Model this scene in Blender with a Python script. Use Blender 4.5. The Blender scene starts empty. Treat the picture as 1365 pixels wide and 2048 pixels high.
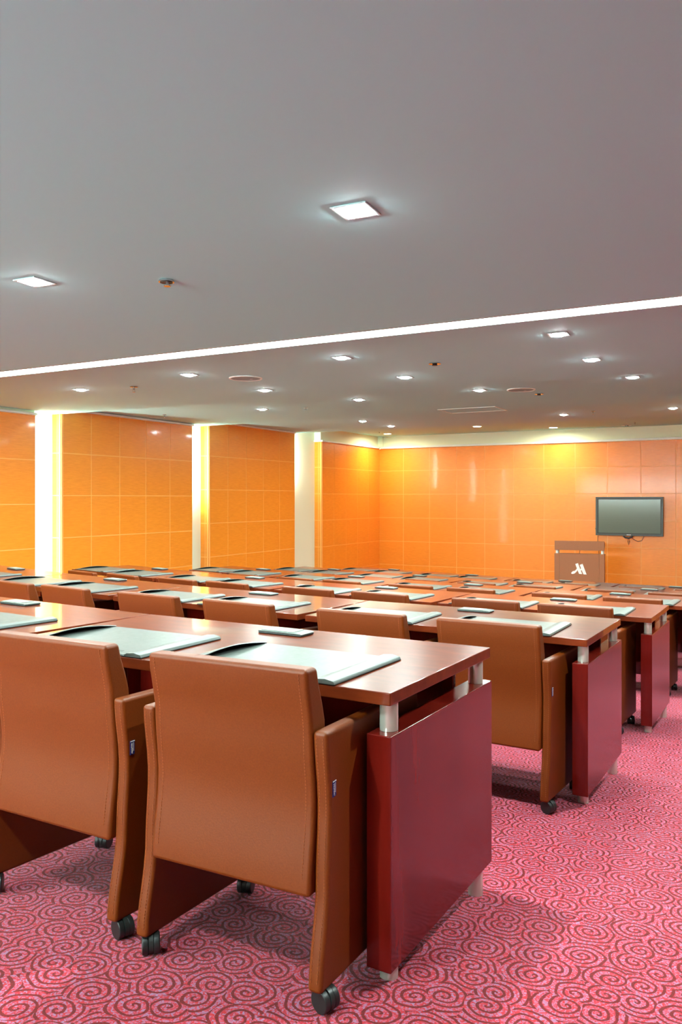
import bpy, bmesh, math, random
from mathutils import Vector, Matrix
random.seed(7)
PI = math.pi
S = bpy.context.scene
COL = S.collection

# ------------------------------------------------------------------ camera, world, exposure
cam = bpy.data.cameras.new('camera')
camo = bpy.data.objects.new('camera', cam); COL.objects.link(camo)
camo.location = (0, 0, 1.245)
camo.rotation_euler = (PI / 2, 0, 0.4983)
cam.sensor_fit = 'HORIZONTAL'; cam.sensor_width = 36
cam.lens = 36 * 1614.83 / 1365
cam.shift_y = -27.16 / 1365
cam.clip_start = 0.05; cam.clip_end = 100
S.camera = camo
W = bpy.data.worlds.new('world'); S.world = W; W.use_nodes = True
W.node_tree.nodes['Background'].inputs[0].default_value = (.80, 1, .96, 1)      # fill daylight added for the ceiling, reaches the room only through fill_window
W.node_tree.nodes['Background'].inputs[1].default_value = 22.0
vs = S.view_settings
vs.view_transform = 'Standard'; vs.look = 'None'; vs.gamma = 1; vs.use_curve_mapping = False
vs.exposure = 1.06
S.cycles.max_bounces = 12; S.cycles.diffuse_bounces = 6; S.cycles.glossy_bounces = 5
S.cycles.sample_clamp_indirect = 6.0
S.cycles.use_denoising = True
# lamp strengths (watts for lamps, W/m2-ish for emitters)
P_DOWN = 27.0        # square ceiling downlights
P_WASH = 12.0        # downlights in the column beside the left wall
P_WARM = 15.0        # round warm downlights along the front wall
E_LINE = 14.0        # the linear ceiling light
E_DOWN = 140.0        # visible face of a downlight
P_TUBE = (32.0, 12.0, 8.0)  # vertical tubes in the three wall niches

# ------------------------------------------------------------------ materials
def lin(c): return tuple((v / 12.92 if v <= .04045 else ((v + .055) / 1.055) ** 2.4) for v in (x / 255 for x in c))
class NT:
    def __init__(s, name):
        s.m = bpy.data.materials.new(name); s.m.use_nodes = True
        s.t = s.m.node_tree; s.b = s.t.nodes['Principled BSDF']
    def n(s, kind, **k):
        nd = s.t.nodes.new(kind)
        for a, v in k.items():
            if a.startswith('i_'):
                nd.inputs[a[2:].replace('_', ' ')].default_value = v
            else: setattr(nd, a, v)
        return nd
    def l(s, a, b): s.t.links.new(a, b)
    def set(s, **k):
        for a, v in k.items(): s.b.inputs[a.replace('_', ' ')].default_value = v
        return s
    def math(s, op, a, b=None, c=None):
        nd = s.n('ShaderNodeMath', operation=op)
        for i, v in enumerate((a, b, c)):
            if v is None: continue
            if isinstance(v, (int, float)): nd.inputs[i].default_value = v
            else: s.l(v, nd.inputs[i])
        return nd.outputs[0]
    def mix(s, f, a, b):
        nd = s.n('ShaderNodeMix', data_type='RGBA')
        for i, v in ((0, f), (6, a), (7, b)):
            if isinstance(v, (int, float)): nd.inputs[i].default_value = v
            elif isinstance(v, tuple): nd.inputs[i].default_value = (*v[:3], 1)
            else: s.l(v, nd.inputs[i])
        return nd.outputs[2]
    def coords(s, scale=(1, 1, 1)):
        tc = s.n('ShaderNodeTexCoord'); mp = s.n('ShaderNodeMapping'); mp.inputs['Scale'].default_value = scale
        s.l(tc.outputs['Object'], mp.inputs[0]); return mp.outputs[0]

def plain(name, rgb, rough=.5, metal=0., coat=0., spec=.5):
    n = NT(name); n.set(Base_Color=(*lin(rgb), 1), Roughness=rough, Metallic=metal, Coat_Weight=coat)
    n.b.inputs['Specular IOR Level'].default_value = spec
    return n.m
def grain(name, a, b, scale, rough, coat=0., bump=0., nscale=6., coat_rough=.08, spec=.5):
    n = NT(name); v = n.coords(scale)
    z = n.n('ShaderNodeTexNoise'); z.inputs['Scale'].default_value = nscale; z.inputs['Detail'].default_value = 6
    z.inputs['Roughness'].default_value = .62
    n.l(v, z.inputs['Vector'])
    r = n.n('ShaderNodeValToRGB'); r.color_ramp.elements[0].position = .35; r.color_ramp.elements[1].position = .68
    r.color_ramp.elements[0].color = (*lin(a), 1); r.color_ramp.elements[1].color = (*lin(b), 1)
    n.l(z.outputs[0], r.inputs[0]); n.l(r.outputs[0], n.b.inputs['Base Color'])
    n.set(Roughness=rough, Coat_Weight=coat, Coat_Roughness=coat_rough)
    n.b.inputs['Specular IOR Level'].default_value = spec
    if bump:
        bp = n.n('ShaderNodeBump'); bp.inputs['Strength'].default_value = bump; bp.inputs['Distance'].default_value = .002
        n.l(z.outputs[0], bp.inputs['Height']); n.l(bp.outputs[0], n.b.inputs['Normal'])
    return n.m
def emit(name, rgb, e):
    n = NT(name); n.set(Base_Color=(1, 1, 1, 1), Emission_Color=(*lin(rgb), 1), Emission_Strength=e); return n.m

M = {}
M['wall_x'] = grain('orange_veneer', (228, 136, 32), (241, 150, 43), (1.2, 1.2, 16), .33, .15)
M['groove'] = plain('veneer_groove', (244, 176, 92), .5)
M['desk'] = grain('cherry_lacquer', (88, 32, 13), (112, 44, 18), (2, 9, 9), .3, .68, nscale=3., coat_rough=.03, spec=.1)
M['desk_side'] = grain('cherry_lacquer_vertical', (88, 15, 9), (108, 22, 14), (5, 5, .8), .13, 0, nscale=2.5, spec=.45)
M['dark_veneer'] = grain('dark_veneer', (70, 24, 14), (92, 34, 20), (5, 5, .8), .35, .1)
M['leather'] = grain('tan_leather', (100, 41, 0), (109, 47, 1), (1, 1, 1), .45, .0, spec=.34, coat_rough=.3, bump=.18, nscale=220)
M['thread'] = plain('tan_thread', (132, 62, 12), .7)
M['steel'] = plain('brushed_steel', (214, 218, 206), .2, .62)
M['black'] = plain('black_plastic', (24, 27, 27), .42)
M['caster'] = plain('caster_plastic', (30, 36, 35), .38)
M['pad'] = grain('grey_green_leather', (74, 80, 76), (86, 93, 88), (1, 1, 1), .40, .04, coat_rough=.2, spec=.26, bump=.1, nscale=60)
M['pad_edge'] = plain('dark_pad_edge', (40, 46, 44), .5)
M['pad_flap'] = plain('pad_flap_leather', (84, 92, 89), .36, 0, .05, .3)
M['paper'] = plain('note_paper', (120, 128, 120), .5)
M['paint'] = plain('ceiling_paint', (170, 229, 232), .8)
M['cream'] = plain('cream_paint', (228, 240, 214), .7)
M['white'] = plain('white_trim_paint', (226, 242, 236), .5)
M['frame'] = plain('lamp_frame', (182, 208, 210), .35)
M['line'] = emit('linear_diffuser', (240, 255, 252), E_LINE)
M['lens'] = emit('lamp_lens', (255, 255, 255), E_DOWN)
M['warm_lens'] = emit('warm_lamp_lens', (255, 240, 205), 12.)
M['tube'] = emit('niche_tube', (255, 246, 224), 20.)
M['grille'] = plain('speaker_grille', (138, 168, 172), .6)
M['chrome'] = plain('chrome', (200, 200, 200), .12, 1.)
M['navy'] = plain('navy_tag', (14, 26, 96), .6)
M['tagwhite'] = plain('tag_white', (230, 230, 230), .6)
M['tv_body'] = plain('tv_bezel', (62, 70, 66), .4)
M['tv_lip'] = plain('tv_inner_lip', (16, 18, 18), .4)
M['tv_glass'] = plain('tv_glass', (96, 110, 98), .12, 0, .6)
M['lectern'] = grain('brown_laminate', (150, 92, 50), (158, 99, 56), (1, 1, 1), .5, 0, nscale=90)
M['lectern_gap'] = plain('lectern_seam', (96, 56, 28), .6)
M['logo'] = plain('logo_white', (246, 248, 242), .4)
M['cable'] = plain('cable', (34, 34, 30), .5)

def carpet():
    n = NT('swirl_carpet')
    tc = n.n('ShaderNodeTexCoord')
    def swirl(scale, period, seed):
        # every Voronoi cell becomes a little spiral round its own centre
        wn = n.n('ShaderNodeTexNoise'); wn.inputs['Scale'].default_value = 14; wn.inputs['Detail'].default_value = 1
        n.l(tc.outputs['Object'], wn.inputs['Vector'])
        sub = n.n('ShaderNodeVectorMath', operation='SUBTRACT'); n.l(wn.outputs[1], sub.inputs[0]); sub.inputs[1].default_value = (.5, .5, .5)
        sc = n.n('ShaderNodeVectorMath', operation='SCALE'); n.l(sub.outputs[0], sc.inputs[0]); sc.inputs['Scale'].default_value = .022
        ad = n.n('ShaderNodeVectorMath', operation='ADD'); n.l(tc.outputs['Object'], ad.inputs[0]); n.l(sc.outputs[0], ad.inputs[1])
        off = n.n('ShaderNodeVectorMath', operation='ADD'); n.l(ad.outputs[0], off.inputs[0]); off.inputs[1].default_value = (seed, seed * 1.7, 0)
        fl = n.n('ShaderNodeVectorMath', operation='MULTIPLY'); n.l(off.outputs[0], fl.inputs[0]); fl.inputs[1].default_value = (1, 1, 0)
        vo = n.n('ShaderNodeTexVoronoi', voronoi_dimensions='2D'); vo.inputs['Scale'].default_value = scale; vo.inputs['Randomness'].default_value = .82
        n.l(fl.outputs[0], vo.inputs['Vector'])
        dv = n.n('ShaderNodeVectorMath', operation='SUBTRACT'); n.l(fl.outputs[0], dv.inputs[0]); n.l(vo.outputs['Position'], dv.inputs[1])
        le = n.n('ShaderNodeVectorMath', operation='LENGTH'); n.l(dv.outputs[0], le.inputs[0])
        sp = n.n('ShaderNodeSeparateXYZ'); n.l(dv.outputs[0], sp.inputs[0])
        ang = n.math('ARCTAN2', sp.outputs[1], sp.outputs[0])
        cs = n.n('ShaderNodeSeparateColor'); n.l(vo.outputs['Color'], cs.inputs[0])
        sgn = n.math('SIGN', n.math('SUBTRACT', cs.outputs[0], .5))
        ph = n.math('MULTIPLY', cs.outputs[1], 6.28)
        th = n.math('ADD', n.math('MULTIPLY', le.outputs['Value'], 2 * PI / period), n.math('ADD', n.math('MULTIPLY', ang, sgn), ph))
        return n.math('SINE', th)
    a = swirl(9.2, .021, 0)
    nz = n.n('ShaderNodeTexNoise'); nz.inputs['Scale'].default_value = 130; nz.inputs['Detail'].default_value = 2
    n.l(tc.outputs['Object'], nz.inputs['Vector'])
    edge = n.math('ADD', a, n.math('MULTIPLY', n.math('SUBTRACT', nz.outputs[0], .5), .9))
    mr = n.n('ShaderNodeMapRange'); mr.inputs[1].default_value = .22; mr.inputs[2].default_value = .55
    n.l(edge, mr.inputs[0])
    # tufts: speckle of rose, red and mauve
    tv = n.n('ShaderNodeTexVoronoi'); tv.inputs['Scale'].default_value = 230; n.l(tc.outputs['Object'], tv.inputs['Vector'])
    tcs = n.n('ShaderNodeSeparateColor'); n.l(tv.outputs['Color'], tcs.inputs[0])
    rp = n.n('ShaderNodeValToRGB'); rp.color_ramp.interpolation = 'CONSTANT'
    els = rp.color_ramp.elements
    els[0].color = (*lin((164, 36, 52)), 1); els[0].position = 0
    els[1].color = (*lin((154, 92, 122)), 1); els[1].position = .34
    for p, c in ((.55, (182, 70, 90)), (.74, (148, 106, 138)), (.86, (178, 32, 38))):
        e = els.new(p); e.color = (*lin(c), 1)
    n.l(tcs.outputs[0], rp.inputs[0])
    dk = n.mix(tcs.outputs[1], lin((86, 6, 7)), lin((114, 14, 14)))
    c = n.mix(mr.outputs[0], rp.outputs[0], dk)
    n.l(c, n.b.inputs['Base Color'])
    bp = n.n('ShaderNodeBump'); bp.inputs['Strength'].default_value = .5; bp.inputs['Distance'].default_value = .004
    n.l(tcs.outputs[2], bp.inputs['Height']); n.l(bp.outputs[0], n.b.inputs['Normal'])
    n.set(Roughness=.95); n.b.inputs['Specular IOR Level'].default_value = .1
    n.b.inputs['Sheen Weight'].default_value = .12; n.b.inputs['Sheen Roughness'].default_value = .5
    return n.m
M['carpet'] = carpet()
def fill_window_glass():
    n = NT('fill_window_glass'); t = n.t
    tr = n.n('ShaderNodeBsdfTransparent'); gl = n.n('ShaderNodeBsdfGlossy'); gl.inputs['Roughness'].default_value = .02
    lw = n.n('ShaderNodeFresnel'); mx = n.n('ShaderNodeMixShader')
    t.links.new(lw.outputs[0], mx.inputs[0]); t.links.new(tr.outputs[0], mx.inputs[1]); t.links.new(gl.outputs[0], mx.inputs[2])
    t.links.new(mx.outputs[0], t.nodes['Material Output'].inputs[0])
    return n.m
M['glass'] = fill_window_glass()

# ------------------------------------------------------------------ mesh helpers
def bm_box(x0, x1, y0, y1, z0, z1, bev=0, seg=2):
    b = bmesh.new()
    v = [b.verts.new((x, y, z)) for x in (x0, x1) for y in (y0, y1) for z in (z0, z1)]
    for f in ((0, 1, 3, 2), (4, 6, 7, 5), (0, 4, 5, 1), (2, 3, 7, 6), (0, 2, 6, 4), (1, 5, 7, 3)):
        b.faces.new([v[i] for i in f])
    bmesh.ops.recalc_face_normals(b, faces=b.faces[:])
    if bev: bmesh.ops.bevel(b, geom=b.edges[:], offset=bev, segments=seg, profile=.5, affect='EDGES')
    return b
def bm_prism(poly, a0, a1, axis='x', bev=0, seg=2, ang=.5):
    """polygon extruded along an axis: axis x -> poly in (y,z); y -> (x,z); z -> (x,y)"""
    b = bmesh.new()
    def P(p, a):
        return {'x': (a, p[0], p[1]), 'y': (p[0], a, p[1]), 'z': (p[0], p[1], a)}[axis]
    A = [b.verts.new(P(p, a0)) for p in poly]; B = [b.verts.new(P(p, a1)) for p in poly]
    b.faces.new(A); b.faces.new(B[::-1]); n = len(poly)
    for i in range(n): b.faces.new((A[i], B[i], B[(i + 1) % n], A[(i + 1) % n]))
    bmesh.ops.recalc_face_normals(b, faces=b.faces[:])
    if bev:
        ed = [e for e in b.edges if len(e.link_faces) == 2 and e.calc_face_angle(0) > ang]
        bmesh.ops.bevel(b, geom=ed, offset=bev, segments=seg, profile=.5, affect='EDGES')
    return b
def bm_cyl(c, r, h, axis='z', n=24, r2=None, bev=0):
    b = bmesh.new()
    bmesh.ops.create_cone(b, cap_ends=True, segments=n, radius1=r, radius2=r if r2 is None else r2, depth=h)
    if bev:
        ed = [e for e in b.edges if len(e.link_faces) == 2 and e.calc_face_angle(0) > 1]
        bmesh.ops.bevel(b, geom=ed, offset=bev, segments=2, profile=.5, affect='EDGES')
    if axis == 'x': bmesh.ops.rotate(b, verts=b.verts, matrix=Matrix.Rotation(PI / 2, 3, 'Y'))
    if axis == 'y': bmesh.ops.rotate(b, verts=b.verts, matrix=Matrix.Rotation(PI / 2, 3, 'X'))
    bmesh.ops.translate(b, verts=b.verts, vec=c)
    return b
def bm_tube(pts, r, n=8):
    b = bmesh.new(); pts = [Vector(p) for p in pts]; rings = []
    for i, p in enumerate(pts):
        d = (pts[min(i + 1, len(pts) - 1)] - pts[max(i - 1, 0)]).normalized()
        u = d.cross(Vector((0, 0, 1)));
        if u.length < 1e-3: u = d.cross(Vector((1, 0, 0)))
        u.normalize(); w = d.cross(u)
        rings.append([b.verts.new(p + r * (math.cos(t) * u + math.sin(t) * w)) for t in (2 * PI * k / n for k in range(n))])
    for a, c in zip(rings, rings[1:]):
        for k in range(n): b.faces.new((a[k], a[(k + 1) % n], c[(k + 1) % n], c[k]))
    b.faces.new(rings[0][::-1]); b.faces.new(rings[-1])
    bmesh.ops.recalc_face_normals(b, faces=b.faces[:])
    return b
def join(*bs):
    out = bmesh.new()
    for b in bs:
        me = bpy.data.meshes.new('t'); b.to_mesh(me); b.free(); out.from_mesh(me); bpy.data.meshes.remove(me)
    return out
def setmat(b, i):
    for f in b.faces: f.material_index = i
    return b
def obj(name, b, mats, parent=None, loc=(0, 0, 0), smooth=True):
    me = bpy.data.meshes.new(name); b.to_mesh(me); b.free()
    for m in (mats if isinstance(mats, (list, tuple)) else [mats]): me.materials.append(M[m])
    if smooth:
        for p in me.polygons: p.use_smooth = True
        me.set_sharp_from_angle(angle=math.radians(50))
    o = bpy.data.objects.new(name, me); COL.objects.link(o); o.location = loc
    if smooth:
        wnm = o.modifiers.new('weighted_normals', 'WEIGHTED_NORMAL'); wnm.keep_sharp = True; wnm.weight = 80
    if parent: o.parent = parent
    return o
def tag(o, label, cat, group=None):
    o['label'] = label; o['category'] = cat
    if group: o['group'] = group
    return o
def thing(name, label, cat, loc=(0, 0, 0), rz=0, group=None):
    o = bpy.data.objects.new(name, None); COL.objects.link(o); o.empty_display_size = .1
    o.location = loc; o.rotation_euler = (0, 0, rz)
    return tag(o, label, cat, group)
def struct(name, b, mats, smooth=False):
    o = obj(name, b, mats, smooth=smooth); o['kind'] = 'structure'; return o
def copy_tree(root, loc, rz, label, group=None):
    r = root.copy(); COL.objects.link(r); r.location = loc; r.rotation_euler = (0, 0, rz); r['label'] = label
    if group: r['group'] = group
    for c in root.children:
        d = c.copy(); COL.objects.link(d); d.parent = r
        for g in c.children:
            e = g.copy(); COL.objects.link(e); e.parent = d
    return r

# ------------------------------------------------------------------ room
XL, XR_, YB, YN = -8.91, 1.0, 18.44, -2.6
SLOPE, Y_R0, Y_FLAT = .079, 1.86, 12.75
def floor_z(y): return -SLOPE * (min(y, Y_FLAT) - Y_R0)
ZF = floor_z(99)
def quad(*p):
    b = bmesh.new(); b.faces.new([b.verts.new(v) for v in p]); return b
XO = XL - .4
struct('floor', join(quad((XO, YN - .2, floor_z(YN - .2)), (XR_ + .2, YN - .2, floor_z(YN - .2)), (XR_ + .2, Y_FLAT, ZF), (XO, Y_FLAT, ZF)),
                     quad((XO, Y_FLAT, ZF), (XR_ + .2, Y_FLAT, ZF), (XR_ + .2, YB + .2, ZF), (XO, YB + .2, ZF))), 'carpet')
ZA, ZB, ZC, ZD, ZE = 2.32, 2.44, 2.53, 2.62, 2.806
YA, YBE, YCE, YDE = 4.61, 8.16, 11.42, 14.50
XI, XH = XL - .4, XR_ + .2
for y0_, y1_, z_ in ((YN - .2, YA, ZA), (YA, YBE, ZB), (YBE, YCE, ZC), (YCE, YDE, ZD), (YDE, YB + .2, ZE)):
    struct('ceiling', bm_box(XI, XH, y0_, y1_, z_, 3.1), 'paint')

def panel_wall(plane, at, u0, u1, zlines, ztop, zbot, du, ustart, out):
    """Veneer tiles with narrow grooves. plane 'x' (wall at x=at, runs along y) or 'y'. out = +1/-1 the side it faces."""
    bs = []
    us = [ustart + du * i for i in range(-60, 60)]
    us = sorted({u0, u1, *[u for u in us if u0 + .05 < u < u1 - .05]})
    zs = sorted({zbot, ztop, *[z for z in zlines if zbot + .05 < z < ztop - .05]})
    g, d = .0065, .003
    def bx(a0, a1, z0, z1, d0, d1, bev):
        lo, hi = sorted((at + out * d0, at + out * d1))
        return bm_box(lo, hi, a0, a1, z0, z1, bev, 1) if plane == 'x' else bm_box(a0, a1, lo, hi, z0, z1, bev, 1)
    bs.append(setmat(bx(u0, u1, zbot, ztop, -.03, 0, 0), 1))
    for a, b_ in zip(us, us[1:]):
        for z0, z1 in zip(zs, zs[1:]):
            bs.append(setmat(bx(a + g, b_ - g, z0 + g, z1 - g, 0, d, .001), 0))
    return join(*bs)
def zl(z1, q): return [z1 - q * i for i in range(-3, 9)]
# left wall: four tiled bays between shallow cream niches
B1, B2, B3, B4 = (YN, 7.675), (8.11, 11.02), (11.46, 14.37), (15.48, YB)
FX = XL - .012
walls = [panel_wall('x', FX, B1[0], B1[1], zl(1.768, .602), 2.375, floor_z(B1[1]) - .1, .582, 7.675, 1),
         panel_wall('x', FX, B2[0], B2[1], zl(1.887, .6), 2.49, floor_z(B2[1]) - .1, .582, B2[0], 1),
         panel_wall('x', FX, B3[0], B3[1], zl(2.001, .6), 2.60, ZF - .1, .582, B3[0], 1),
         panel_wall('x', FX, B4[0], B4[1], zl(1.936, .588), 2.50, ZF - .1, .582, B4[0], 1)]
NX = XL - .19
# tiled returns of bays two, three and four, which face the camera
for y0, zz, top, q in ((B2[0], 1.887, 2.49, .6), (B3[0], 2.001, 2.60, .6), (B4[0], 1.936, 2.50, .588)):
    walls.append(panel_wall('y', y0 + .012, NX, FX + .012, zl(zz, q), top, ZF - .1, 5, -99, -1))
struct('wall_left', join(*walls), ['wall_x', 'groove'])
struct('wall_left', join(bm_box(NX - .05, NX, YN, YB + .1, ZF - .1, 3.0)), 'cream')
for nm, y0, y1, z0, z1, mt in (('trim_1', B1[0], B1[1], 2.375, 2.405, 'white'), ('trim_2', B2[0], B2[1], 2.49, 2.52, 'white'), ('trim_3', B3[0], B3[1], 2.60, 2.625, 'white'),
                        ('trim_4', B4[0], YB, 2.50, 2.535, 'white')):
    struct(nm, bm_box(NX, XL + .035, y0 - (.02 if nm == 'trim_4' else 0), y1, z0, z1, .004), mt)
# cream upper wall over the low bays
struct('wall_left', join(bm_box(NX, XL - .03, B1[0], B1[1], 2.405, 2.6), bm_box(NX, XL - .03, B2[0], B2[1], 2.52, 2.75), bm_box(NX, XL - .03, B3[0], B3[1], 2.625, 2.75),
                               bm_box(NX, XL - .03, B4[0], YB, 2.535, 3.0)), 'cream')
# front wall
struct('wall_front', panel_wall('y', YB + .012, XL - .15, XR_, zl(1.936, .588), 2.495, ZF - .1, .7028, -7.5627, -1), ['wall_x', 'groove'])
struct('trim_5', bm_box(XL, XR_, YB - .05, YB + .05, 2.495, 2.545, .004), 'white')
struct('wall_front', join(bm_box(XL - .2, XR_, YB + .03, YB + .08, 2.5, 3.0), bm_box(XL - .04, XL + .1, YB - .06, YB + .03, 2.54, 2.83, .01)), 'cream')
struct('wall_right', panel_wall('x', XR_, 11.0, YB, zl(1.936, .588), 3.0, ZF - .1, .582, YB, -1), ['wall_x', 'groove'])
struct('wall_right', panel_wall('x', XR_, YN, 10.99, zl(1.936, 1.2), 3.0, ZF - .1, .9, YN, -1), ['dark_veneer', 'desk'])
# wall behind the camera: plaster, plus an invented wide window added to light the ceiling
wx0, wx1, wz0, wz1 = -8.5, -1.2, 1.35, 2.25
struct('wall_back', join(bm_box(XL - .3, XR_ + .2, YN - .1, YN, -.3, wz0), bm_box(XL - .3, XR_ + .2, YN - .1, YN, wz1, 2.6),
                         bm_box(XL - .3, wx0, YN - .1, YN, wz0, wz1), bm_box(wx1, XR_ + .2, YN - .1, YN, wz0, wz1)), 'cream')
wn = struct('fill_window', join(bm_box(wx0, wx1, YN - .09, YN + .02, wz0, wz0 + .05), bm_box(wx0, wx1, YN - .09, YN + .02, wz1 - .05, wz1),
     *[bm_box(x - .025, x + .025, YN - .09, YN + .02, wz0 + .05, wz1 - .05) for x in [wx0 + .025 + (wx1 - wx0 - .05) * i / 4 for i in range(5)]]), 'white')
obj('fill_window_pane', bm_box(wx0, wx1, YN - .07, YN - .062, wz0, wz1), 'glass', wn, smooth=False)
pt = bpy.data.lights.new('fill_window_portal', 'AREA'); pt.shape = 'RECTANGLE'; pt.size = wx1 - wx0; pt.size_y = wz1 - wz0
pt.cycles.is_portal = True
po = bpy.data.objects.new('fill_window_portal', pt); COL.objects.link(po); po.parent = wn
po.location = ((wx0 + wx1) / 2, YN - .095, (wz0 + wz1) / 2); po.rotation_euler = (PI / 2, 0, PI)

# ------------------------------------------------------------------ niche tubes (stand behind the near jamb of each niche)
def tube_lamp(y, z0, z1, power, label, rgb):
    t = thing('niche_light', label, 'wall light', (XL - .11, y, z0), 0, None)
    obj('mount', bm_box(-.03, .03, -.035, -.015, 0, z1 - z0, .004), 'white', t)
    tb = obj('tube', bm_cyl((0, 0, (z1 - z0) / 2), .013, z1 - z0, n=12), 'tube', t)
    L = bpy.data.lights.new('niche_lamp', 'AREA'); L.shape = 'RECTANGLE'; L.size = .05; L.size_y = z1 - z0
    L.energy = power; L.color = rgb
    lo = bpy.data.objects.new('niche_lamp', L); COL.objects.link(lo); lo.parent = t
    lo.location = (0, .03, (z1 - z0) / 2); lo.rotation_euler = (-PI / 2, 0, PI)
    return t
tube_lamp(B1[1] + .05, floor_z(8) + .15, 2.36, P_TUBE[0], 'tall bright tube light glowing inside the leftmost wall niche', (1, .95, .84))
tube_lamp(B2[1] + .05, 1.2, 2.46, P_TUBE[1], 'tube light glowing in the top half of the second wall niche', (1, .95, .84))
tube_lamp(B3[1] + .05, 1.6, 2.57, P_TUBE[2], 'dim tube light added to brighten the cream niche beside the far corner', (1, .95, .82))  # no tube known in this niche; added to brighten its cream wall

# ------------------------------------------------------------------ ceiling fittings
def arm_light(kind, e, rgb, parent, size, spread, z=-.012):
    L = bpy.data.lights.new(kind, 'AREA'); L.shape = 'DISK'; L.size = size; L.energy = e; L.color = rgb; L.spread = spread
    o = bpy.data.objects.new(kind, L); COL.objects.link(o); o.parent = parent; o.location = (0, 0, z)
    return o
def build_downlight(label, loc, rz):
    t = thing('downlight', label, 'ceiling light', loc, rz, 'square recessed ceiling downlights')
    w = .066
    fr = []
    for sx in (-1, 1):
        fr.append(bm_box(sx * w - .007, sx * w + .007, -w - .007, w + .007, -.006, 0, .0015, 1))
        fr.append(bm_box(-w + .007, w - .007, sx * w - .007, sx * w + .007, -.006, 0, .0015, 1))
    obj('frame', join(*fr), 'frame', t)
    obj('housing', bm_box(-w + .007, w - .007, -w + .007, w - .007, -.002, 0), 'grille', t)
    b = bmesh.new(); bmesh.ops.create_uvsphere(b, u_segments=24, v_segments=12, radius=.05)
    bmesh.ops.scale(b, verts=b.verts, vec=(1, 1, .3)); bmesh.ops.translate(b, verts=b.verts, vec=(0, 0, -.004))
    obj('lens', b, 'lens', t)
    arm_light('downlight_lamp', P_DOWN, (.78, 1, .93), t, .07, 3.0, -.022)
    return t
fA, fB, fC, fD = .870, .9676, .985, 1.0148
DL = [(-1.6 * fA, 3.072 * fA, ZA, 'large square downlight glaring in the middle of the near ceiling'),
      (-3.729 * fA, 3.205 * fA, ZA, 'square downlight at the left of the near ceiling'),
      (-1.462 * fB, 6.109 * fB, ZB, 'rightmost downlight just beyond the bright ceiling strip'),
      (-3.376 * fB, 6.219 * fB, ZB, 'second downlight from right just beyond the ceiling strip'),
      (-5.179 * fB, 6.343 * fB, ZB, 'downlight beyond the ceiling strip, third from the right'),
      (-6.967 * fB, 6.631 * fB, ZB, 'leftmost downlight beyond the ceiling strip, near the bright niche'),
      (-1.472 * fB, 7.37 * fB, ZB, 'downlight at right in the second line beyond the ceiling strip'),
      (-3.355 * fB, 7.524 * fB, ZB, 'downlight in the second line, between the two round speakers'),
      (-5.159 * fB, 7.664 * fB, ZB, 'downlight right beside the left round ceiling speaker'),
      (-1.393 * fC, 9.121 * fC, ZC, 'rightmost downlight on the third ceiling step'),
      (-3.178 * fC, 9.335 * fC, ZC, 'downlight beside the right round ceiling speaker'),
      (-4.885 * fC, 9.468 * fC, ZC, 'third downlight from right on the third ceiling step'),
      (-6.641 * fC, 9.801 * fC, ZC, 'leftmost downlight on the third ceiling step'),
      (-1.409 * fD, 13.008 * fD, ZD, 'far downlight at the right edge of the picture beside the projector'),
      (-3.071 * fD, 13.17 * fD, ZD, 'small far downlight right of the ceiling hatch'),
      (-6.419 * fD, 12.595 * fD, ZD, 'small far downlight at left on the last grey ceiling step'),
      (-6.394 * fD, 13.719 * fD, ZD, 'smallest far downlight, hard by the cream recess edge')]
# unseen lamps added for fill, continuing the same lines outside the picture
DL += [(x, y, z, 'unseen square downlight added for fill, ' + w) for x, y, z, w in (
    (-5.1, 3.0, ZA, 'left of the near ceiling lamps'), (-7.0, 3.2, ZA, 'far left of the near ceiling lamps'), (.3, 2.7, ZA, 'over the near end of the aisle'),
    (-1.4, .3, ZA, 'above and behind the camera'), (-3.3, .5, ZA, 'behind the camera to the left'), (-5.2, .7, ZA, 'far left behind the camera'),
    (.35, 5.8, ZB, 'over the aisle beyond the ceiling strip'), (.35, 9.0, ZC, 'over the aisle on the third ceiling step'), (.35, 13, ZD, 'over the aisle on the last step'))]
d0 = None
WASH = bpy.data.lights.new('wash_lamp', 'AREA'); WASH.shape = 'DISK'; WASH.size = .07; WASH.energy = P_WASH; WASH.color = (.9, 1, .88)
for x, y, z, lab in DL:
    rz = random.uniform(-.04, .04) + .06
    if d0 is None: d0 = t = build_downlight(lab, (x, y, z), rz)
    else: t = copy_tree(d0, (x, y, z), rz, lab)
    if x < -5.5:        # wall-washing lamps by the tiled left wall
        for c in t.children:
            if c.type == 'LIGHT': c.data = WASH

# linear light
t = thing('linear_light', 'long bright strip light running across the ceiling step', 'ceiling light', ((XL + XR_) / 2, 5.215, ZB))
hw = (XR_ - XL) / 2 - .02
obj('diffuser', bm_box(-hw, hw, -.105, .105, -.012, 0, .002, 1), 'line', t)
obj('channel', join(bm_box(-hw, hw, -.115, -.105, -.014, 0), bm_box(-hw, hw, .105, .113, -.013, 0)), 'white', t)

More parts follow.
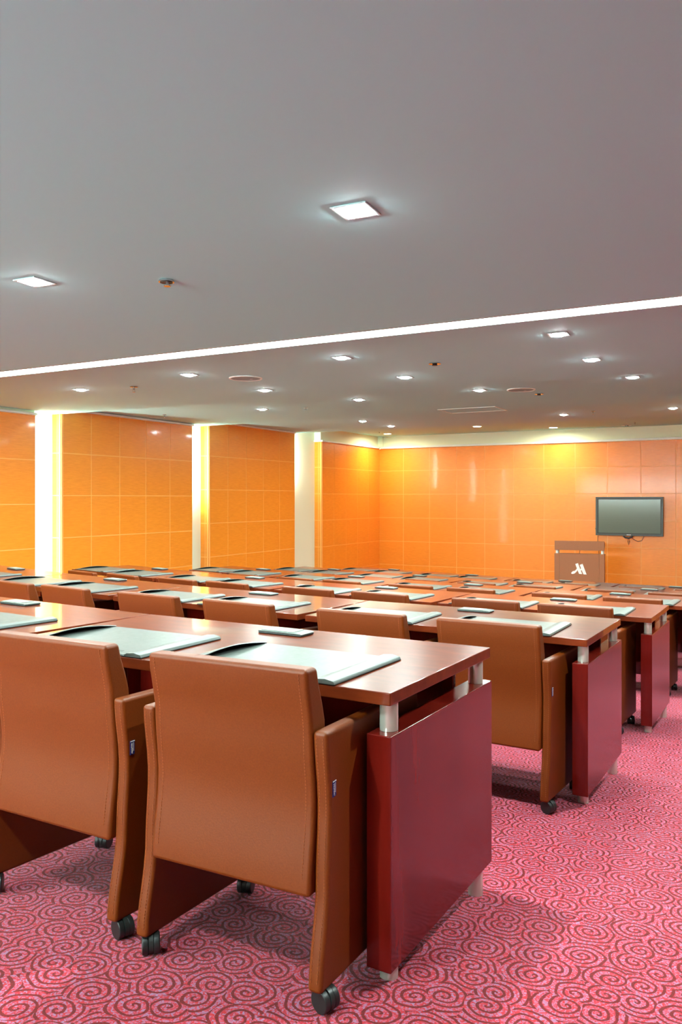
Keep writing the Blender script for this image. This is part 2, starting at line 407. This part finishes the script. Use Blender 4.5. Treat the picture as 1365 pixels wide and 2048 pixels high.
# round warm downlights by the front wall
def warm(x, y, label, on=True, power=None, r=.085):
    t = thing('round_downlight', label, 'ceiling light', (x, y, ZE), 0, 'round downlights by the front wall')
    b = bm_cyl((0, 0, -.005), r + .018, .01, n=32, bev=.003)
    obj('rim', b, 'frame' if on else 'chrome', t)
    obj('lens', bm_cyl((0, 0, -.0105), r, .005, n=32, bev=.001), 'warm_lens' if on else 'chrome', t)
    if on: arm_light('round_downlight_lamp', power or P_WARM, (1, .86, .6), t, .12, 3.0, -.02)
    else: obj('reflector', bm_cyl((0, 0, -.016), r * .6, .012, n=24, r2=r * .35, bev=.002), 'chrome', t)
warm(-5.745, 16.71, 'round warm downlight left of middle on the front ceiling')
warm(-4.367, 17.78, 'round warm downlight just above the bright glow on the front wall', power=P_WARM * 1.5)
warm(-8.30, 17.6, 'round warm downlight in the far left corner', power=P_WARM * 1.5)
warm(-2.88, 18.07, 'unlit round chrome downlight above the television', on=False)

# round speakers
def speaker(x, y, z, label):
    t = thing('ceiling_speaker', label, 'ceiling speaker', (x, y, z), 0, 'round ceiling speakers')
    R = .165
    ring = bmesh.new(); pr = [(R, 0), (R, -.006), (R - .004, -.010), (R - .018, -.010), (R - .02, -.004)]
    N = 40; rings = [[ring.verts.new((r * math.cos(2 * PI * k / N), r * math.sin(2 * PI * k / N), zz)) for k in range(N)] for r, zz in pr]
    for a, b in zip(rings, rings[1:]):
        for k in range(N): ring.faces.new((a[k], a[(k + 1) % N], b[(k + 1) % N], b[k]))
    bmesh.ops.recalc_face_normals(ring, faces=ring.faces[:])
    obj('rim', ring, 'white', t)
    obj('grille', bm_cyl((0, 0, -.004), R - .019, .006, n=40), 'grille', t)
    obj('badge', bm_box(.02, .05, .04, .052, -.0085, -.0068), 'tagwhite', t)
speaker(-4.816 * fB, 6.807 * fB, ZB, 'round speaker grille at left of the ceiling beyond the strip light')
speaker(-2.726 * fC, 9.53 * fC, ZC, 'white rimmed round ceiling speaker right of centre')

# sprinklers
def sprinkler(x, y, z, label, r=.032, drop=.04):
    t = thing('sprinkler', label, 'sprinkler', (x, y, z), 0, 'ceiling sprinklers')
    obj('escutcheon', bm_cyl((0, 0, -.004), r, .008, n=20, r2=r * .8, bev=.002), 'chrome', t)
    obj('pipe', bm_cyl((0, 0, -.008 - drop * .3), .008, drop * .6, n=12), 'chrome', t)
    obj('fork', join(bm_box(-.012, -.009, -.003, .003, -.008 - drop, -.008), bm_box(.009, .012, -.003, .003, -.008 - drop, -.008)), 'chrome', t)
    obj('deflector', bm_cyl((0, 0, -.009 - drop), .016, .003, n=16), 'chrome', t)
sprinkler(-6.267 * fB, 6.733 * fB, ZB, 'chrome sprinkler hanging left of the left round speaker', .045, .05)
sprinkler(-5.983 * fC, 9.938 * fC, ZC, 'small sprinkler hanging over the middle of the ceiling')
sprinkler(-8.40 * fC, 9.70 * fC, ZC, 'tiny sprinkler close to the left tiled wall')
sprinkler(-2.547 * fD, 12.862 * fD, ZD, 'small sprinkler hanging right of the small far downlight')
sprinkler(-2.62, 17.45, ZE, 'small sprinkler beside the unlit chrome downlight')
sprinkler(-8.30, 17.15, ZE, 'tiny sprinkler beside the far left corner downlight', .02, .02)
# flush discs
t = thing('recessed_sprinkler', 'recessed chrome sprinkler on the near ceiling at left', 'sprinkler', (-3.05 * fA, 3.538 * fA, ZA))
obj('cup', bm_cyl((0, 0, -.006), .040, .012, n=28, r2=.036, bev=.003), 'chrome', t)
obj('recess', bm_cyl((0, 0, -.013), .031, .003, n=24), 'black', t)
obj('head', join(bm_cyl((.006, 0, -.020), .010, .018, n=14), bm_cyl((.006, 0, -.031), .018, .004, n=16, bev=.001)), 'chrome', t)
for x, y, z, lab in ((-2.768 * fB, 6.877 * fB, ZB, 'dark flush ceiling disc between two downlights beyond the strip'), (-2.634 * fC, 10.0 * fC, ZC, 'small dark flush disc beside the right round speaker')):
    t = thing('smoke_detector', lab, 'detector', (x, y, z), 0, 'flush ceiling detectors')
    obj('base', bm_cyl((0, 0, -.005), .055, .010, n=28, r2=.05, bev=.002), 'chrome', t)
    obj('sensor', bm_cyl((0, 0, -.016), .026, .014, n=20, r2=.02, bev=.003), 'black', t)
# ceiling hatch
t = thing('access_hatch', 'flush square access hatch in the far ceiling', 'hatch', (-3.98 * fC, 12.0 * fC - .62, ZC))
obj('frame', join(bm_box(-.43, .43, -.28, -.265, -.006, 0), bm_box(-.43, .43, .265, .28, -.006, 0), bm_box(-.43, -.415, -.265, .265, -.006, 0), bm_box(.415, .43, -.265, .265, -.006, 0)), 'white', t)
obj('panel', bm_box(-.414, .414, -.264, .264, -.003, 0), 'paint', t)
# projector at the right edge
t = thing('projector', 'black projector hanging from the ceiling at the right picture edge', 'projector', (-.93, 10.78, ZC))
obj('ceiling_plate', bm_cyl((0, 0, -.01), .10, .02, n=24, bev=.004), 'black', t)
obj('stem', bm_cyl((0, 0, -.07), .02, .12, n=12), 'black', t)
obj('body', bm_box(-.09, .27, -.15, .15, -.25, -.125, .02, 3), 'black', t)
obj('lens', bm_cyl((.17, .155, -.19), .04, .03, 'y', n=20, bev=.004), 'tv_lip', t)

# ------------------------------------------------------------------ rows of desks
TH0, DTH, ML, DD, Y0, PIT, DZ = .0321, .0667, 1.524, .735, 1.8605, 1.88, -.1444
XEND = [-.870, -.7665, -.740, -.624, -.60, -.50]
def table_at(r, k):
    x, y, th = XEND[r], Y0 + PIT * r, TH0
    bx, by = x + DD * math.sin(th), y + DD * math.cos(th)
    for i in range(k):
        bx -= ML * math.cos(th); by += ML * math.sin(th); th += DTH
    return bx - DD * math.sin(th), by - DD * math.cos(th), th
def on_table(r, k, s, y):
    x0, y0, th = table_at(r, k)
    return x0 - s * math.cos(th) + y * math.sin(th), y0 + s * math.sin(th) + y * math.cos(th), th
ROW = ['nearest', 'second', 'third', 'fourth', 'fifth', 'farthest']
ORD = ['first', 'second', 'third', 'fourth', 'fifth', 'sixth', 'seventh', 'eighth']
NT_ROW = [2, 4, 4, 4, 4, 4]

# one desk: origin at the front right corner, table-top plane z = 0, x runs to the left (negative), y to the front of the room
LT = ML - .004
def build_desk(label, loc, rz, end):
    t = thing('desk', label, 'desk', loc, rz, 'cherry desks in six curved rows')
    obj('tabletop', bm_box(-LT, 0, 0, DD, -.034, 0, .003, 2), 'desk', t)
    for x0, x1, y0 in ((-.067, .004, -.004 if end else .40), (-LT - .001, -LT + .070, .40)):
        obj('end_panel', bm_box(x0, x1, y0, DD + .004 if end and x1 > 0 else DD - .04, -.712, -.110, .003, 2), 'desk_side', t)
        xc = (x0 + x1) / 2
        for yc in (y0 + .059, DD - .095 if y0 > 0 else DD - .055):
            obj('post', bm_cyl((xc, yc, -.072), .0245, .075, n=28), 'steel', t)
            f = obj('foot', bm_cyl((0, 0, -.05), .0245, .1, n=28), 'steel', t, loc=(xc, yc, -.712))
    obj('modesty_panel', bm_box(-LT + .076, -.076, DD - .14, DD - .115, -.50, -.05, .002, 1), 'desk_side', t)
    return t
def fit_feet(t):
    t_m = Matrix.Translation(t.location) @ Matrix.Rotation(t.rotation_euler.z, 4, 'Z')
    for c in t.children:
        if c.name.split('.')[0] == 'foot':
            p = t_m @ Vector(c.location)
            c.scale.z = max(.02, p.z - floor_z(p.y)) / .1
desk0 = {}
for r in range(6):
    for k in range(NT_ROW[r]):
        x, y, th = table_at(r, k)
        lab = f'glossy cherry desk in the {ROW[r]} row, ' + ('at the aisle end' if k == 0 else f'{ORD[k]} from the aisle')
        loc = (x, y, .75 + DZ * r)
        e = k == 0
        if e not in desk0: desk0[e] = d = build_desk(lab, loc, -th, e)
        else: d = copy_tree(desk0[e], loc, -th, lab)
        fit_feet(d)

# ------------------------------------------------------------------ armchairs
def curve(ctrl, z, n=None):
    for (z0, v0), (z1, v1) in zip(ctrl, ctrl[1:]):
        if z <= z1:
            f = (z - z0) / (z1 - z0); f = f * f * (3 - 2 * f)
            return v0 + (v1 - v0) * f
    return ctrl[-1][1]
BK = [(.26, .010), (.49, .034), (.65, .022), (.82, -.004)]       # rear face of the back: y by height
AR = [(.05, -.006), (.30, .030), (.48, .040), (.67, .022)]        # rear edge of the arms
def build_chair(label, loc, rz):
    """origin on the floor under the middle of the rear casters' line; +y towards the desk"""
    t = thing('armchair', label, 'chair', loc, rz, 'tan leather armchairs in six rows')
    zs = [.267 + (.82 - .267) * i / 12 for i in range(13)]
    rear = [(curve(BK, z), z) for z in zs]
    front = [(curve(BK, z) + (.075 if z < .7 else .075 - .02 * (z - .7) / .13), z) for z in reversed(zs)]
    back = obj('backrest', bm_prism(rear + front, -.245, .245, 'x', bev=.012, seg=3, ang=.7), 'leather', t)
    for sx in (-1, 1):
        st = []
        z = .31
        while z < .805:
            y = curve(BK, z)
            st.append(bm_box(sx * .222 - .0009, sx * .222 + .0009, y - .0012, y + .001, z, z + .005)); z += .0085
        obj('stitching', join(*st), 'thread', back, smooth=False)
    # seat between the arms
    obj('seat', bm_box(-.243, .243, .07, .56, .27, .44, .025, 3), 'leather', t)
    z = [.055 + (.67 - .055) * i / 14 for i in range(15)]
    rear = [(curve(AR, q), q) for q in z]
    prof = rear + [(.60, .655), (.60, .022)]
    for sx in (-1, 1):
        a0, a1 = sorted((sx * .2465, sx * .2865))
        arm = obj('armrest', bm_prism(prof, a0, a1, 'x', bev=.011, seg=3, ang=.7), 'leather', t)
        for dx in (.012, .0295):
            st = []; q = .08; xx = sx * (.245 + dx)
            while q < .65:
                y = curve(AR, q)
                st.append(bm_box(xx - .0008, xx + .0008, y - .0010, y + .001, q, q + .005)); q += .0085
            obj('stitching', join(*st), 'thread', arm, smooth=False)
        if sx > 0:
            y = curve(AR, .525) + .012
            tg = obj('fabric_tag', bm_box(.2860, .2880, y, y + .018, .507, .546, .0004, 1), 'navy', arm)
            bs = [bm_box(.2878, .2884, y + .0004, y + .0176, .5435, .5458)]
            for i in range(7):        # tiny slanted woven script, read upwards
                zz = .5105 + i * .0042
                bs.append(bm_tube([(.2883, y + .0095 - (i > 3) * .002, zz), (.2883, y + .004 - (i > 3) * .001, zz + .0024)], .0007, 5))
                bs.append(bm_tube([(.2883, y + .005, zz + .0022), (.2883, y + .0085, zz + .0040)], .0005, 5))
            bs.append(bm_box(.2878, .2883, y + .0125, y + .0138, .5165, .5405))
            tx = obj('woven_lettering', join(*bs), 'tagwhite', t, smooth=False)
    for sx in (-1, 1):
        for yy, dz, rot in ((.035, 0, 1.25 if sx > 0 else .75), (.50, -SLOPE * .465, .3)):
            R = Matrix.Rotation(rot, 4, 'Z')
            def put(b):
                bmesh.ops.transform(b, matrix=Matrix.Translation((sx * .2665, yy, dz)) @ R, verts=b.verts); return b
            c = obj('caster', put(join(bm_cyl((-.015, -.012, .029), .028, .017, 'x', 24, bev=.003), bm_cyl((.015, -.012, .029), .028, .017, 'x', 24, bev=.003))), 'black', t)
            obj('hood', put(join(bm_cyl((0, -.012, .031), .0285, .012, 'x', 24), bm_cyl((0, .0, .050), .012, .024, 'z', 14))), 'caster', c)
    return t
CH = [[.360, 1.024], [.395, 1.057, .25, .96, .171, .81], [.447, 1.069, .33, 1.006, .309, .957, .202, .943], [.487, 1.121, .389, 1.047, .315, .96, .205, .876],
      [.391, 1.032, .296, 1.03, .189, .893, .091, .809], [.424, 1.114, .425, 1.063, .298, .929, .209, .88]]
EX = {(0, 0): 'big tan leather armchair in front, at the aisle end of the nearest row',
      (0, 1): 'big tan leather armchair cut off at the left edge, nearest row'}
ch0 = None
for r in range(6):
    for i, s in enumerate(CH[r]):
        if s is None: continue
        k = i // 2
        x, y, th = on_table(r, k, s, -.222 if r == 0 else -.235)
        lab = EX.get((r, i), f'tan leather armchair in the {ROW[r]} row, ' + ('at the aisle end' if i == 0 else f'{ORD[i]} from the aisle'))
        loc = (x, y, floor_z(y) - .002)
        rz = -th + (.05 if (r, i) == (0, 0) else .02 if r == 0 else random.uniform(-.012, .012))
        if ch0 is None: ch0 = build_chair(lab, loc, rz)
        else: copy_tree(ch0, loc, rz, lab)

# ------------------------------------------------------------------ desk pads and notepad trays
def build_pad(label, loc, rz):
    """origin at the middle of the pad on the table"""
    t = thing('desk_pad', label, 'desk pad', loc, rz, 'grey leather desk pads')
    w, d = .283, .198
    obj('board', join(setmat(bm_box(-w, w, -d, d, 0, .005, .0015, 1), 1), setmat(bm_box(-w + .004, w - .004, -d + .003, d - .003, .0045, .0068, .001, 1), 0)), ['pad', 'pad_edge'], t)
    # right flap: a padded strip lying flat; left flap: bowed up so a dark slit shows under it
    obj('side_flap', join(setmat(bm_prism([(w - .072, .0066), (w - .060, .0125), (w - .03, .0155), (w - .004, .011), (w, .004), (w, .0015), (w - .072, .006)], -d, d, 'y', .0012, 1), 0)), 'pad_flap', t)
    b = bmesh.new(); N = 16; prev = None
    for i in range(N + 1):
        yy = -d + 2 * d * i / N; h = .0075 + .018 * math.sin(PI * i / N)
        row = [b.verts.new((xx, yy, zz)) for xx, zz in ((-w, .005), (-w + .02, .005 + h * .45), (-w + .060, h + .003), (-w + .064, h + .001), (-w + .060, h - .001), (-w + .02, .003 + h * .42), (-w, .003))]
        if prev:
            for a in range(7): b.faces.new((prev[a], row[a], row[(a + 1) % 7], prev[(a + 1) % 7]))
        else: b.faces.new(row)
        prev = row
    b.faces.new(prev[::-1]); bmesh.ops.recalc_face_normals(b, faces=b.faces[:])
    obj('bowed_flap', b, 'pad_flap', t)
    bs = []
    random.seed(3)
    for j, (y0, x0, x1) in enumerate(((-d + .044, .09, .16), (-d + .034, .08, .17), (-d + .026, .10, .155))):
        x = x0
        while x < x1:
            l = random.uniform(.004, .010)
            bs.append(bm_box(x, x + l, y0, y0 + (.005 if j == 0 else .003), .0066, .0072)); x += l + .0035
    obj('embossed_mark', join(*bs), 'pad_edge', t, smooth=False)
    return t
def build_tray(label, loc, rz):
    t = thing('notepad_tray', label, 'notepad tray', loc, rz, 'leather notepad trays')
    obj('base', bm_box(-.095, .095, -.042, .042, 0, .007, .002, 1), 'pad_edge', t)
    obj('leather_top', bm_prism([(-.096, .0066), (-.094, .011), (-.05, .012), (.06, .012), (.085, .011), (.097, .0085), (.097, .0066)], -.043, .043, 'y', .0015, 1), 'pad_flap', t)
    obj('note_sheets', bm_box(-.085, .055, -.036, .036, .012, .014, .0006, 1), 'paper', t)
    return t
p0 = n0 = None
for r in range(6):
    for k in range(NT_ROW[r]):
        for j, s in enumerate((.437 if r == 0 else .46, 1.155)):
            if r == 1 and k == 3 and j == 1: continue
            random.seed(r * 100 + k * 10 + j)
            x, y, th = on_table(r, k, s + random.uniform(-.012, .012), .190 + random.uniform(-.006, .008))
            i = 2 * k + j
            lab = f'grey leather desk pad on the {ROW[r]} row of desks, ' + ('closest to the aisle' if i == 0 else f'{ORD[i]} from the aisle')
            loc = (x, y, .75 + DZ * r + .0004); rz = -th + random.uniform(-.02, .02)
            if p0 is None: p0 = build_pad(lab, loc, rz)
            else: copy_tree(p0, loc, rz, lab)
        x, y, th = on_table(r, k, .752 + random.uniform(-.02, .02), .615 + random.uniform(-.012, .02))
        lab = f'small leather notepad tray at the back of the {ROW[r]} row, ' + ('closest to the aisle' if k == 0 else f'{ORD[k]} from the aisle')
        loc = (x, y, .75 + DZ * r + .0004); rz = -th + random.uniform(-.05, .05)
        if n0 is None: n0 = build_tray(lab, loc, rz)
        else: copy_tree(n0, loc, rz, lab)

# ------------------------------------------------------------------ lectern
t = thing('lectern', 'brown lectern with white emblem standing before the tiled front wall', 'lectern', (-3.5375, 16.5, ZF), .13)
z0 = -ZF
LW = .4825
obj('front_panel', join(bm_box(-LW + .1005, LW - .1005, -.012, .02, -.44 + z0, .137 + z0, .002, 1), bm_box(-LW, -LW + .099, -.012, .02, -.44 + z0, .137 + z0, .002, 1), bm_box(LW - .099, LW, -.012, .02, -.44 + z0, .137 + z0, .002, 1)), 'lectern', t)
for sx in (-1, 1):
    obj('side_panel', bm_box(min(sx * LW, sx * (LW - .03)), max(sx * LW, sx * (LW - .03)), .021, .30, -.44 + z0, .10 + z0, .002, 1), 'lectern', t)
obj('shelf', bm_box(-LW, LW, .021, .30, .101 + z0, .125 + z0, .002, 1), 'lectern_gap', t)
obj('top_board', bm_prism([(-.014, .205 + z0), (-.014, .388 + z0), (.0, .392 + z0), (.30, .335 + z0), (.30, .30 + z0), (.02, .205 + z0)], -LW + .002, LW - .002, 'x', .002, 1), 'lectern', t)
for sx in (-1, 1):
    for yy in (.02, .25):
        obj('post', bm_cyl((sx * (LW - .045), yy + .01, .165 + z0), .024, .085 if yy < .1 else .1, n=20), 'white', t)
        obj('foot', bm_cyl((sx * (LW - .045), yy + .01, (z0 - .44) / 2), .024, z0 - .44, n=20), 'white', t)
mic = obj('microphone', bm_tube([(-.01, .2, .12 + z0), (-.008, .19, .16 + z0), (.0, .17, .20 + z0), (.03, .15, .22 + z0)], .005), 'cable', t)
k_ = .9626 / 1125
def L(x, y): return ((x - 682.5) * k_, (430 - y) * k_ + .137 + z0)
def lg(pts): return bm_prism([L(*p) for p in pts], -.018, -.0122, 'y')
obj('emblem', join(lg([(595, 672), (655, 650), (707, 792), (750, 905), (680, 900), (638, 795)]),
                   lg([(695, 690), (760, 665), (850, 912), (778, 908), (735, 800)]),
                   lg([(707, 792), (735, 752), (742, 805), (716, 836)]),
                   lg([(640, 762), (652, 802), (625, 848), (590, 885), (562, 902), (530, 908), (508, 902), (500, 888), (520, 862), (540, 840), (570, 838), (592, 826), (614, 802)])), 'logo', t, smooth=False)

# ------------------------------------------------------------------ television
t = thing('television', 'flat screen television hung on the orange tiled front wall', 'television', (-2.882, 18.36, .855))
w, h = .70, .422
obj('casing', join(bm_box(-w, w, -.0, .05, -h, -h + .044, .004, 1), bm_box(-w, w, 0, .05, h - .042, h, .004, 1), bm_box(-w, -w + .042, 0, .05, -h + .043, h - .041, .004, 1),
                   bm_box(w - .042, w, 0, .05, -h + .043, h - .041, .004, 1), bm_box(-w + .03, w - .03, .03, .066, -h + .03, h - .03)), 'tv_body', t)
obj('inner_lip', join(bm_box(-w + .042, w - .042, .004, .03, -h + .044, -h + .058), bm_box(-w + .042, w - .042, .004, .03, h - .055, h - .042),
                      bm_box(-w + .042, -w + .056, .004, .03, -h + .058, h - .055), bm_box(w - .056, w - .042, .004, .03, -h + .058, h - .055)), 'tv_lip', t)
obj('screen', bm_box(-w + .055, w - .055, .012, .03, -h + .057, h - .054), 'tv_glass', t)
obj('maker_mark', bm_box(-.045, .045, -.002, .001, -h + .016, -h + .027), 'tagwhite', t)
obj('side_button', bm_box(-w - .008, -w, .01, .03, -h + .13, -h + .155, .003, 1), 'black', t)
obj('wall_bracket', bm_box(-.25, .25, .066, .0795, -.25, .25), 'black', t)
obj('hanging_cables', join(bm_tube([(-.12, .03, -h), (-.08, .03, -h - .04), (0, .03, -h - .05), (.06, .03, -h - .02), (.07, .03, -h)], .018),
                           bm_tube([(-.01, .03, -h - .05), (-.02, .03, -h - .12), (-.005, .03, -h - .20), (.01, .03, -h - .12), (.0, .03, -h - .05)], .007),
                           bm_tube([(.05, .03, -h - .03), (.10, .04, -h - .08), (.18, .05, -h - .12), (.26, .05, -h - .10), (.30, .05, -h - .02), (.30, .04, -h)], .006)), 'cable', t)
tag(obj('power_cable', bm_tube([(-3.54, 18.41, .425), (-3.545, 18.40, .30), (-3.52, 18.40, .10), (-3.5, 18.40, -.2), (-3.5, 18.40, ZF + .02)], .006), 'cable'), 'thin dark cable running from the television down behind the lectern', 'cable')
